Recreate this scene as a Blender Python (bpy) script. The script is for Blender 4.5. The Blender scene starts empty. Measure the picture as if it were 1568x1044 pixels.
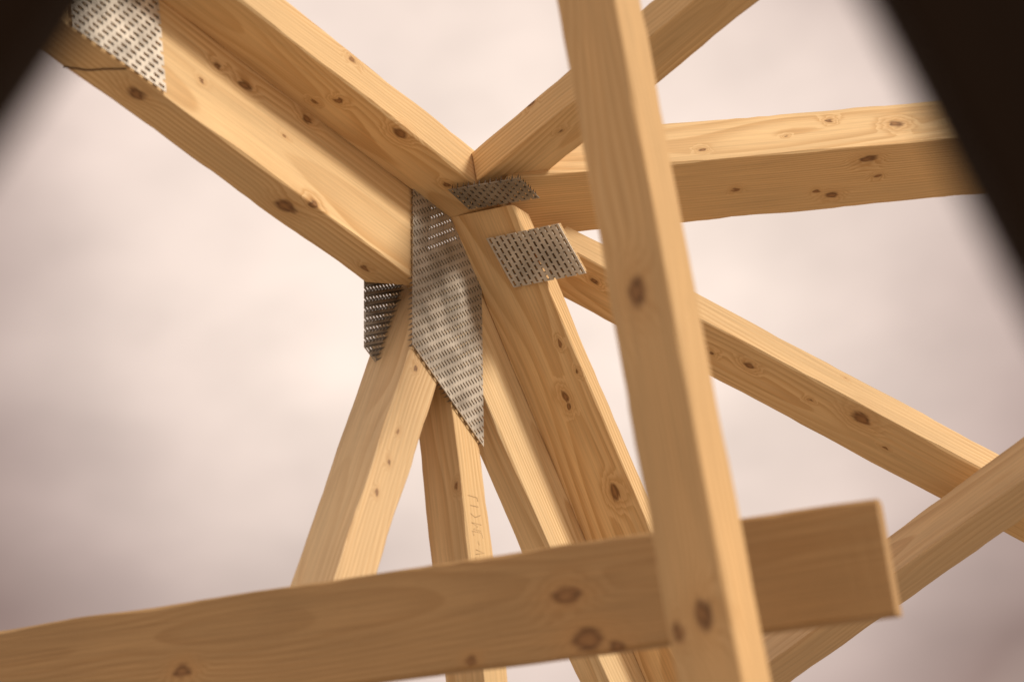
import bpy, math, random, bmesh
from mathutils import Vector, Matrix, noise
# Surveyed timbers (units 0.1 mm): upper case = origin, long axis, face axis;
# lower case = side sign, widths, start/end cut offsets;  Xo/Xp = knots on the two visible faces (x, across, radius)
TXT='''A -902 33235 30261 5421 7870 -2947 1977 2214 9549
a -1 1770 669 -10290 -10290 -10290 -447 -447 -1047
Ap -6056 276 123 -3074 339 149 -1282 415 67
Ao -4432 1139 101 -4974 1120 73 -3189 1360 85 -5188 673 54
Ao -2853 24 84 -3550 780 37
H -584 33599 31667 -3188 -3991 -8597 4809 7135 -5095
h -1 672 895 1200 1588 700 9383 9383 9383
Ho 4790 249 46 5417 241 45 2973 197 47 4215 253 37
I -901 33146 31702 -414 29 -9991 5755 8175 -215
i -1 553 709 1882 1882 1882 7832 7832 7832
Ip 4387 106 47
F -1176 32788 31197 2367 3906 -8896 5262 7182 4554
f -1 1120 511 381 381 381 8015 8015 8015
B 136 33046 31665 5433 7883 -2888 1943 2166 9567
b -1 588 906 -7054 -7054 -7054 420 520 90
Bp -2029 140 105 -3102 360 66 -729 374 59 -3291 673 47
Bo -3278 471 66
E 325 32883 31639 2245 3739 -8999 5315 7270 4347
e -1 325 1156 170 400 -50 8891 8891 8891
Ep 4783 320 109 3143 474 79 3300 489 59 2366 176 39
Ep 2877 91 39
C -106 32641 31820 6882 -7205 846 -661 540 9964
c -1 490 947 17 51 -1120 7400 7400 7400
Co 1463 483 57
Cp 1594 359 48
D 482 32658 31779 9676 2508 297 -941 2489 9640
d -1 834 1419 -183 926 274 9265 9265 9265
Dp 5762 295 112 5316 1071 93 5046 959 52 3630 730 51
Dp 6035 705 52
Do 6289 408 103 5235 612 61 3020 246 50
G 1214 33573 30776 7793 1228 -6146 5098 4462 7355
g -1 480 964 -393 -393 -222 9153 9153 9153
Gp 3042 368 79 4911 245 127 2494 493 50 389 335 60
Gp 5441 549 39 4114 408 39
J 6807 32987 25873 -5957 7928 -1285 1327 2550 9578
j 1 684 666 -1651 -1651 -1651 7943 7943 7943
K 1829 24143 29653 -150 151 -9998 -7627 6464 212
k 1 841 499 -1746 -1746 -1746 9360 9360 9360
Ko 3465 443 129 7164 327 122 7249 689 75
L 3584 25654 22444 -8993 4109 1494 1357 -625 9888
l 1 1324 220 0 130 0 14508 14508 14508
Lo 3966 700 106 3718 170 120 3348 35 70 9391 453 74
Lo 5268 105 46
big -1437 32464 29337 748 1144 -1337 434 420 3166
top -4922 27329 32450 912 1322 -453 58 -16 1603
mid -110 33398 31217 1093 -646 -256 280 253 -766
drk -549 32634 31771 1074 -289 -153 254 468 -158
far -2144 32730 29537 571 867 -917 252 234 2005'''
DATA={};PLT={};KN={}
for ln in TXT.split('\n'):
    t=ln.split();tag=t[0];nums=[int(q) for q in t[1:]]
    if len(tag)==3: PLT[tag]=nums
    elif len(tag)==2: KN.setdefault(tag[0],[]).extend((tag[1],*[x/1e4 for x in nums[i:i+3]]) for i in range(0,len(nums),3))
    elif tag.isupper(): DATA[tag]=[x/1e4 for x in nums]
    else: DATA[tag.upper()]+= [nums[0]]+[x/1e4 for x in nums[1:]]
COL=bpy.context.collection
def link(o,parent=None):
    COL.objects.link(o)
    if parent: o.parent=parent
    return o
class G:
    def __init__(s,nt): s.nt=nt;s.n=nt.nodes;s.l=nt.links
    def set(s,sock,v):
        if hasattr(v,'links'): s.l.new(v,sock)
        else: sock.default_value=v
    def m(s,op,*a):
        n=s.n.new('ShaderNodeMath');n.operation=op
        for i,v in enumerate(a): s.set(n.inputs[i],v)
        return n.outputs[0]
    def v(s,op,*a):
        n=s.n.new('ShaderNodeVectorMath');n.operation=op
        for i,v in enumerate(a): s.set(n.inputs[i],v)
        return n.outputs['Value'] if op in('LENGTH','DISTANCE','DOT_PRODUCT') else n.outputs[0]
    def noise(s,vec,sc,det=3,ro=.5,out=0):
        n=s.n.new('ShaderNodeTexNoise');s.set(n.inputs['Vector'],vec);n.inputs['Scale'].default_value=sc
        n.inputs['Detail'].default_value=det;n.inputs['Roughness'].default_value=ro;return n.outputs[out]
    def mr(s,x,a,b,c,d,t='SMOOTHSTEP'):
        n=s.n.new('ShaderNodeMapRange');n.interpolation_type=t
        s.set(n.inputs[0],x)
        for i,v in enumerate((a,b,c,d)): n.inputs[i+1].default_value=v
        return n.outputs[0]
    def mix(s,fac,a,b,mode='MIX'):
        n=s.n.new('ShaderNodeMix');n.data_type='RGBA';n.blend_type=mode
        s.set(n.inputs[0],fac);s.set(n.inputs[6],a);s.set(n.inputs[7],b);return n.outputs[2]
    def grey(s,x):
        cc=s.n.new('ShaderNodeCombineColor')
        for i in range(3): s.l.new(x,cc.inputs[i])
        return cc.outputs[0]
def newmat(nm):
    mt=bpy.data.materials.new(nm);mt.use_nodes=True;g=G(mt.node_tree);return mt,g,g.n['Principled BSDF']
def wood(nm,knots,seed,light=(.79,.55,.295),late=(.60,.36,.16),grey=0.0,pith=(.09,-.05),freq=185.0,dark=1.0,ks=.66,vr=.016):
    mt,g,bs=newmat(nm)
    P=g.n.new('ShaderNodeTexCoord').outputs['Object']
    off=g.v('ADD',P,(seed*3.17,seed*1.31,seed*2.7))
    warp=g.v('SUBTRACT',g.noise(g.v('MULTIPLY',off,(1.6,6,6)),1.0,1,out=1),(.5,.5,.5))
    fine=g.v('SUBTRACT',g.noise(g.v('MULTIPLY',off,(28,90,90)),1.0,2,.6,out=1),(.5,.5,.5))
    Pk=g.v('ADD',P,g.v('MULTIPLY',fine,(.026,.014,.014)))
    vo=g.n.new('ShaderNodeTexVoronoi');g.set(vo.inputs['Vector'],g.v('MULTIPLY',g.v('ADD',Pk,(seed*1.7,seed*.9,seed*.37)),(5,9,9)));vo.inputs['Scale'].default_value=1
    d=g.m('DIVIDE',vo.outputs['Distance'],vr)
    for (x,y,z,r) in knots:
        r*=ks
        q=g.v('MULTIPLY',g.v('SUBTRACT',Pk,(x,y,z)),(.66/r,1/r,1/r))
        d=g.m('MINIMUM',d,g.v('LENGTH',q))
    halo=g.m('POWER',g.mr(d,.6,5.0,1,0),1.6)
    pw=g.v('ADD',P,g.v('MULTIPLY',warp,(0,.055,.055)))
    yz=g.v('MULTIPLY',g.v('SUBTRACT',pw,(0,pith[0],pith[1])),(0,1,1))
    rc=g.m('ADD',g.v('LENGTH',yz),g.m('MULTIPLY',halo,.015))
    big=g.noise(g.v('MULTIPLY',off,(2.4,11,11)),1.0,2)
    rc=g.m('ADD',rc,g.m('MULTIPLY',big,.008))
    ring=g.m('FRACT',g.m('MULTIPLY',rc,freq))
    lw=g.m('MULTIPLY',g.mr(ring,.15,.9,0,1),g.mr(ring,.9,1.0,1,0))
    lw=g.m('MULTIPLY',lw,g.mr(big,.3,.7,.2,.9))
    c=g.mix(lw,(*light,1),(*late,1))
    fib=g.noise(g.v('MULTIPLY',off,(6,300,300)),1.0,3,.65)
    tone=g.m('MULTIPLY',g.mr(big,.25,.75,.82*dark,1.1*dark,'LINEAR'),g.mr(fib,.2,.8,.80,1.16,'LINEAR'))
    tone=g.m('MULTIPLY',tone,g.mr(fib,.66,.74,1,.72))
    c=g.mix(1.0,c,g.grey(tone),'MULTIPLY')
    c=g.mix(g.m('MULTIPLY',halo,.34),c,(.50,.255,.09,1))
    rim=g.m('MULTIPLY',g.mr(d,.2,.8,.25,.9),g.mr(fib,.35,.62,.35,1))
    kc=g.mix(rim,(.36,.18,.07,1),(.11,.047,.018,1))
    c=g.mix(g.mr(d,.7,1.5,.95,0),c,kc)
    if grey: c=g.mix(grey,c,(.52,.42,.34,1))
    g.l.new(c,bs.inputs['Base Color'])
    bs.inputs['Roughness'].default_value=.6
    bs.inputs['Specular IOR Level'].default_value=.3
    bp=g.n.new('ShaderNodeBump');bp.inputs['Strength'].default_value=.45;bp.inputs['Distance'].default_value=.001
    g.l.new(fib,bp.inputs['Height']);g.l.new(bp.outputs[0],bs.inputs['Normal'])
    return mt
def frame(v):
    P=Vector(v[0:3]);X=Vector(v[3:6]).normalized();Y=Vector(v[6:9]);Y=(Y-X*Y.dot(X)).normalized();return P,X,Y,X.cross(Y)
def mat4(P,X,Y,Z): return Matrix(((X.x,Y.x,Z.x,P.x),(X.y,Y.y,Z.y,P.y),(X.z,Y.z,Z.z,P.z),(0,0,0,1)))
def timber_mesh(nm,fr,sg,wo,wp,s,e,seed,cham,parent):
    P,X,Y,Zl=fr
    L=max(abs(s[0]-e[0]),.05);N=max(8,int(L/.02))
    verts=[];faces=[]
    for k in range(N+1):
        t=k/N
        def pt(y,z):
            i,j=y/wo,z/wp
            xs=s[0]+i*(s[1]-s[0])+j*(s[2]-s[0]);xe=e[0]+i*(e[1]-e[0])+j*(e[2]-e[0])
            return xs+(xe-xs)*t
        xm=s[0]+(e[0]-s[0])*t
        def nn(c): return noise.noise(Vector((xm*9+seed*7.3,c*5.1,seed*1.9)))
        for ci,(cy,cz) in enumerate(((0,0),(wo,0),(wo,wp),(0,wp))):
            sy=1 if cy==0 else -1;sz=1 if cz==0 else -1
            c=cham*(1+1.1*max(-.6,nn(ci)*1.6+noise.noise(Vector((xm*45,ci*9,seed)))*.7))
            ja=nn(ci+10)*.0012;jb=nn(ci+20)*.0012
            p1=(cy+sy*c,cz);p2=(cy,cz+sz*c)
            for (y,z) in ((p2,p1) if ci in(0,2) else (p1,p2)): verts.append((pt(y,z),y+ja,sg*(z+jb)))
    for k in range(N):
        for q in range(8):
            r=(q+1)%8;faces.append((k*8+q,k*8+r,(k+1)*8+r,(k+1)*8+q))
    faces.append(tuple(range(8)));faces.append(tuple(range(N*8+7,N*8-1,-1)))
    me=bpy.data.meshes.new(nm);me.from_pydata(verts,[],faces)
    bm=bmesh.new();bm.from_mesh(me);bmesh.ops.recalc_face_normals(bm,faces=bm.faces);bm.to_mesh(me);bm.free()
    ob=bpy.data.objects.new(nm,me);link(ob,parent);ob.matrix_world=mat4(P,X,Y,Zl);return ob
def timber(nm,key,parent=None,seed=1,cham=.002,**kw):
    v=DATA[key];sg=v[9];fr=frame(v)
    ob=timber_mesh(nm,fr,sg,v[10],v[11],v[12:15],v[15:18],seed,cham,parent)
    ks=[(x,c if f=='o' else 0,0 if f=='o' else sg*c,r) for (f,x,c,r) in KN.get(key,[])]
    ob.data.materials.append(wood(nm+'_pine',ks,seed,**kw))
    return ob
def metal(nm,base,rough=.5,met=.6):
    mt,g,bs=newmat(nm)
    P=g.n.new('ShaderNodeTexCoord').outputs['Object']
    n=g.noise(P,22,3)
    k=g.mr(n,.3,.7,.72,1.1)
    g.l.new(g.mix(1.0,g.grey(k),(*base,1),'MULTIPLY'),bs.inputs['Base Color'])
    bs.inputs['Metallic'].default_value=met
    g.l.new(g.mr(n,.3,.7,rough-.08,rough+.12),bs.inputs['Roughness'])
    return mt
tooth=metal('tooth_steel_shaded',(.20,.17,.145),.6,.5)  # teeth darkened: the shade inside the slots is put into the steel colour
def nailplate(nm,key,N,parent,mat,alongU,pa=.0085,pl=.017,sw=.0034,sl=.0105,tl=.012):
    v=[t/1e4 for t in PLT[key]]
    O=Vector(v[0:3]);U=Vector(v[3:6]);V=Vector(v[6:9]);N=N.normalized()
    if alongU: U,V=V,U
    lu,lv=U.length,V.length;u=U/lu;w=V/lv
    nc=max(3,round(lu/pa));pa=lu/nc
    nr=max(3,round(lv/pl));pl=lv/nr
    verts=[];faces=[];mi=[]
    def quad(a,b,c,d):
        if b-a<1e-5 or d-c<1e-5:return
        i=len(verts)
        for (x,y) in ((a,c),(b,c),(b,d),(a,d)):
            for h in (0,.0013): verts.append(u*x+w*y+N*h)
        faces.extend([(i,i+2,i+4,i+6),(i+1,i+7,i+5,i+3),(i,i+1,i+3,i+2),(i+2,i+3,i+5,i+4),(i+4,i+5,i+7,i+6),(i+6,i+7,i+1,i)]);mi.extend([0]*6)
    g0=(pa-sw)/2
    quad(0,g0,0,lv)
    for c in range(nc):
        x=c*pa
        quad(x+g0+sw,(x+pa+g0) if c<nc-1 else lu,0,lv)
        st=0 if c%2==0 else -pl/2
        y=0;k=0
        while True:
            s0=st+k*pl+(pl-sl)/2;s1=s0+sl;k+=1
            if s1<=0: continue
            if s0>=lv: quad(x+g0,x+g0+sw,y,lv);break
            quad(x+g0,x+g0+sw,y,max(0,s0));y=min(lv,s1)
            for (yy,dr) in ((s0,1),(s1,-1)):
                if 0<yy<lv:
                    i=len(verts);x0,x1=x+g0,x+g0+sw
                    verts.extend([u*x0+w*yy,u*x1+w*yy,u*x1+w*(yy+dr*.0011),u*x0+w*(yy+dr*.0011),u*((x0+x1)/2)+w*(yy+dr*.0015)-N*tl])
                    faces.extend([(i,i+1,i+4),(i+1,i+2,i+4),(i+2,i+3,i+4),(i+3,i,i+4)]);mi.extend([1]*4)
            if y>=lv: break
    me=bpy.data.meshes.new(nm);me.from_pydata([tuple(q) for q in verts],[],faces);me.update();me.materials.append(mat);me.materials.append(tooth)
    me.polygons.foreach_set('material_index',mi)
    ob=bpy.data.objects.new(nm,me);ob.location=O;link(ob,parent);return ob
def empty(nm): return link(bpy.data.objects.new(nm,None))
t1=empty('roof_truss');t2=empty('roof_truss')
chord=timber('bottom_chord','A',t1,1,pith=(.03,-.10),freq=115)
timber('web_strut','H',t1,2,grey=.15)
post=timber('web_post','I',t1,3)
timber('diagonal_web','F',t1,4,light=(.84,.62,.36))
timber('top_chord','B',t2,5)
timber('rafter_leg','E',t2,6)
timber('hip_rafter','C',None,7)
timber('purlin','D',None,8,pith=(.04,.12))
timber('diagonal_brace','G',None,9)
timber('tie_beam','J',None,10,grey=.25,pith=(.03,-.02),freq=120)
timber('wooden_post','K',None,11,light=(.68,.44,.215),late=(.57,.335,.145),ks=.85,vr=.012)
timber('wooden_plank','L',None,12,light=(.47,.285,.13),late=(.38,.215,.09),ks=.95,vr=.012,cham=.003)
gal=metal('galvanised_steel',(.54,.49,.43));galb=metal('galvanised_steel_bright',(.68,.62,.55));gald=metal('galvanised_steel_shaded',(.36,.31,.26),.55)  # same steel; darkest copy carries the ridge plate's shade in its base colour
nA=-(DATA['A'][9]*frame(DATA['A'])[3])
nailplate('gusset_nail_plate','big',nA,t1,gal,True,pa=.0086,pl=.0145,sw=.0036,sl=.0088)
nailplate('chord_nail_plate','top',nA,t1,galb,True,pa=.0108,pl=.0175,sw=.0048,sl=.0104)
nailplate('back_nail_plate','far',-nA,t1,gal,True)
YE=frame(DATA['E'])[2]
nailplate('splice_nail_plate','mid',-YE,t2,galb,False,pa=.0100,pl=.0130,sw=.0037,sl=.0085)
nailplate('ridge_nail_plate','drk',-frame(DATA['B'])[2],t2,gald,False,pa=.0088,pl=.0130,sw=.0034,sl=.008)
# packing block under the outer half of the splice plate
v=[t/1e4 for t in PLT['mid']];O=Vector(v[0:3]);U=Vector(v[3:6]);V=Vector(v[6:9])
X=U.normalized();sh=V.dot(X);Yb=(V-X*sh);wl=Yb.length;Yb.normalize();Zb=X.cross(Yb);sg=1 if Zb.dot(YE)>0 else -1
pb=timber_mesh('packing_block',(O+V*.02+YE*.006,X,Yb,Zb),sg,wl*.96,.009,[U.length*.5,U.length*.5+sh*.96,U.length*.5],[U.length*.955,U.length*.955+sh*.96,U.length*.955],31,.0012,t2)
pb.data.materials.append(wood('packing_block_pine',[],31,vr=.01,dark=.85))
def strokes(nm,parent,pl,rad,col):
    cu=bpy.data.curves.new(nm,'CURVE');cu.dimensions='3D';cu.bevel_depth=rad
    for pts in pl:
        s=cu.splines.new('POLY');s.points.add(len(pts)-1)
        for i,p in enumerate(pts): s.points[i].co=(*p,1)
    ob=bpy.data.objects.new(nm,cu);link(ob,parent);ob.matrix_world=parent.matrix_world.copy()
    mt,g,bs=newmat(nm+'_graphite');P=g.n.new('ShaderNodeTexCoord').outputs['Object'];g.l.new(g.mix(g.noise(P,90),(*col,1),(*[c*1.8 for c in col],1)),bs.inputs['Base Color']);bs.inputs['Roughness'].default_value=.9
    cu.materials.append(mt)
rs=random.Random(4);pl=[];x=.452
glyphs=[[(0,0),(0,1),(.6,1)],[(0,0),(0,1)],[(0,0),(.5,.5),(0,1)],[(0,1),(0,0),(.5,.6),(.9,0),(.9,1)],[(.6,0),(0,0),(0,1),(.6,1)],[(0,.5),(.5,.5)],[(0,0),(.3,1),(.7,0)],[(0,0),(.6,0),(.1,1),(.6,1)]]
for gl in glyphs:
    pl.append([(x+a*.011+rs.uniform(-.001,.001),.014+b*.02+rs.uniform(-.002,.002),.0001) for a,b in gl]);x+=.0135
strokes('pencil_marking',post,pl,.00055,(.27,.17,.09))
strokes('saw_joint',chord,[[(-.648,-.0003,-.001),(-.665,-.0003,-.025),(-.676,-.0003,-.045),(-.70,-.0003,-.067)]],.0011,(.05,.025,.012))
# beams right by the viewer, their shade put into near-black base colour
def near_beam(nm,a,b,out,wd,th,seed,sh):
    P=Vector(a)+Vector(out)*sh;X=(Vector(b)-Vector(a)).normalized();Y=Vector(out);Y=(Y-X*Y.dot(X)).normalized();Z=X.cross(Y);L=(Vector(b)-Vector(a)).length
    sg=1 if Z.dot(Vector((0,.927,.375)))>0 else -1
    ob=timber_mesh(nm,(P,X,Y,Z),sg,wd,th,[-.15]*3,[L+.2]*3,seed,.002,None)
    mt,g,bs=newmat(nm+'_shade_dark_wood');Pn=g.n.new('ShaderNodeTexCoord').outputs['Object']
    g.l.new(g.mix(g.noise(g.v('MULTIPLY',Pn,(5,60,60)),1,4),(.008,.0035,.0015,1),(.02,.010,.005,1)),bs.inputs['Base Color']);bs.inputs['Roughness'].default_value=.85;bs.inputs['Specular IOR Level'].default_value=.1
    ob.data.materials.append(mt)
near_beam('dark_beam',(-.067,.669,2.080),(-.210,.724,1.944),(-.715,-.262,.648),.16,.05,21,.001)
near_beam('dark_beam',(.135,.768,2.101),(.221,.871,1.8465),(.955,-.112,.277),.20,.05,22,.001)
me=bpy.data.meshes.new('ground');s=400;me.from_pydata([(-s,-s,0),(s,-s,0),(s,s,0),(-s,s,0)],[],[(0,1,2,3)])
go=link(bpy.data.objects.new('ground',me));mt,g,bs=newmat('pale_gravel');P=g.n.new('ShaderNodeTexCoord').outputs['Object']
c=g.mix(g.noise(P,25,4,.7),(.27,.22,.17,1),(.47,.395,.31,1));c=g.mix(g.noise(P,.6,2),c,(.36,.305,.24,1));g.l.new(c,bs.inputs['Base Color']);bs.inputs['Roughness'].default_value=.9;me.materials.append(mt)
# world: hazy overcast, bright patch; dark ring around it stands in for lens vignette
S=Vector((.80,-.42,.46)).normalized()
w=bpy.data.worlds.new("World");bpy.context.scene.world=w;w.use_nodes=True;g=G(w.node_tree);bg=g.n['Background']
sky=g.n.new('ShaderNodeTexSky');sky.sky_type='NISHITA';sky.sun_disc=False;sky.sun_elevation=math.asin(S.z);sky.sun_rotation=math.atan2(S.x,S.y)
sky.air_density=1.5;sky.dust_density=4
D=g.v('NORMALIZE',g.n.new('ShaderNodeTexCoord').outputs['Generated'])
n1=g.noise(g.v('MULTIPLY',D,(1,1,1.6)),5.0,2,.5);n2=g.noise(g.v('MULTIPLY',D,(1,1,1.8)),13,4,.55)
dt=g.v('DOT_PRODUCT',D,Vector((0.0,.915,.403)).normalized()[:])
dt=g.m('ADD',dt,g.m('MULTIPLY',g.m('SUBTRACT',n1,.5),.02))
cr=g.n.new('ShaderNodeValToRGB');g.l.new(g.mr(dt,.8,1,0,1,'LINEAR'),cr.inputs[0])
els=cr.color_ramp.elements;els[0].position=0;els[0].color=(.70,.58,.49,1);els[1].position=1;els[1].color=(1.0,.83,.725,1)  # outer sky raised again past the ring to keep the scene lit
for p,cl in((.72,(.55,.43,.36)),(.83,(.34,.235,.205)),(.885,(.55,.42,.375)),(.94,(.84,.68,.60))):
    e=els.new(p);e.color=(*cl,1)
br=g.m('ADD',.58,g.m('ADD',g.m('MULTIPLY',n1,.40),g.m('MULTIPLY',n2,.44)))
cl=g.mix(1.0,cr.outputs[0],g.grey(br),'MULTIPLY')
sk=g.v('SCALE',sky.outputs[0]);sk.node.inputs['Scale'].default_value=.08
g.l.new(g.mix(.95,sk,cl),bg.inputs[0]);bg.inputs[1].default_value=1.0
sd=bpy.data.lights.new('sun','SUN');sd.energy=2.8;sd.angle=math.radians(11);sd.color=(1,.91,.77);so=link(bpy.data.objects.new('sun',sd))
so.rotation_euler=S.to_track_quat('Z','Y').to_euler()
cd=bpy.data.cameras.new('camera');cd.lens=85;cd.sensor_width=36;cd.clip_end=2000;cd.clip_start=.05;co=link(bpy.data.objects.new('camera',cd))
co.matrix_world=Matrix.Translation((0,0,1.6))@Matrix.Rotation(math.radians(112),4,'X')@Matrix.Rotation(math.radians(-10),4,'Z')
cd.dof.use_dof=True;cd.dof.focus_distance=3.72;cd.dof.aperture_fstop=3.0
bpy.context.scene.camera=co
vs=bpy.context.scene.view_settings;vs.view_transform='Standard';vs.look='None';vs.exposure=0
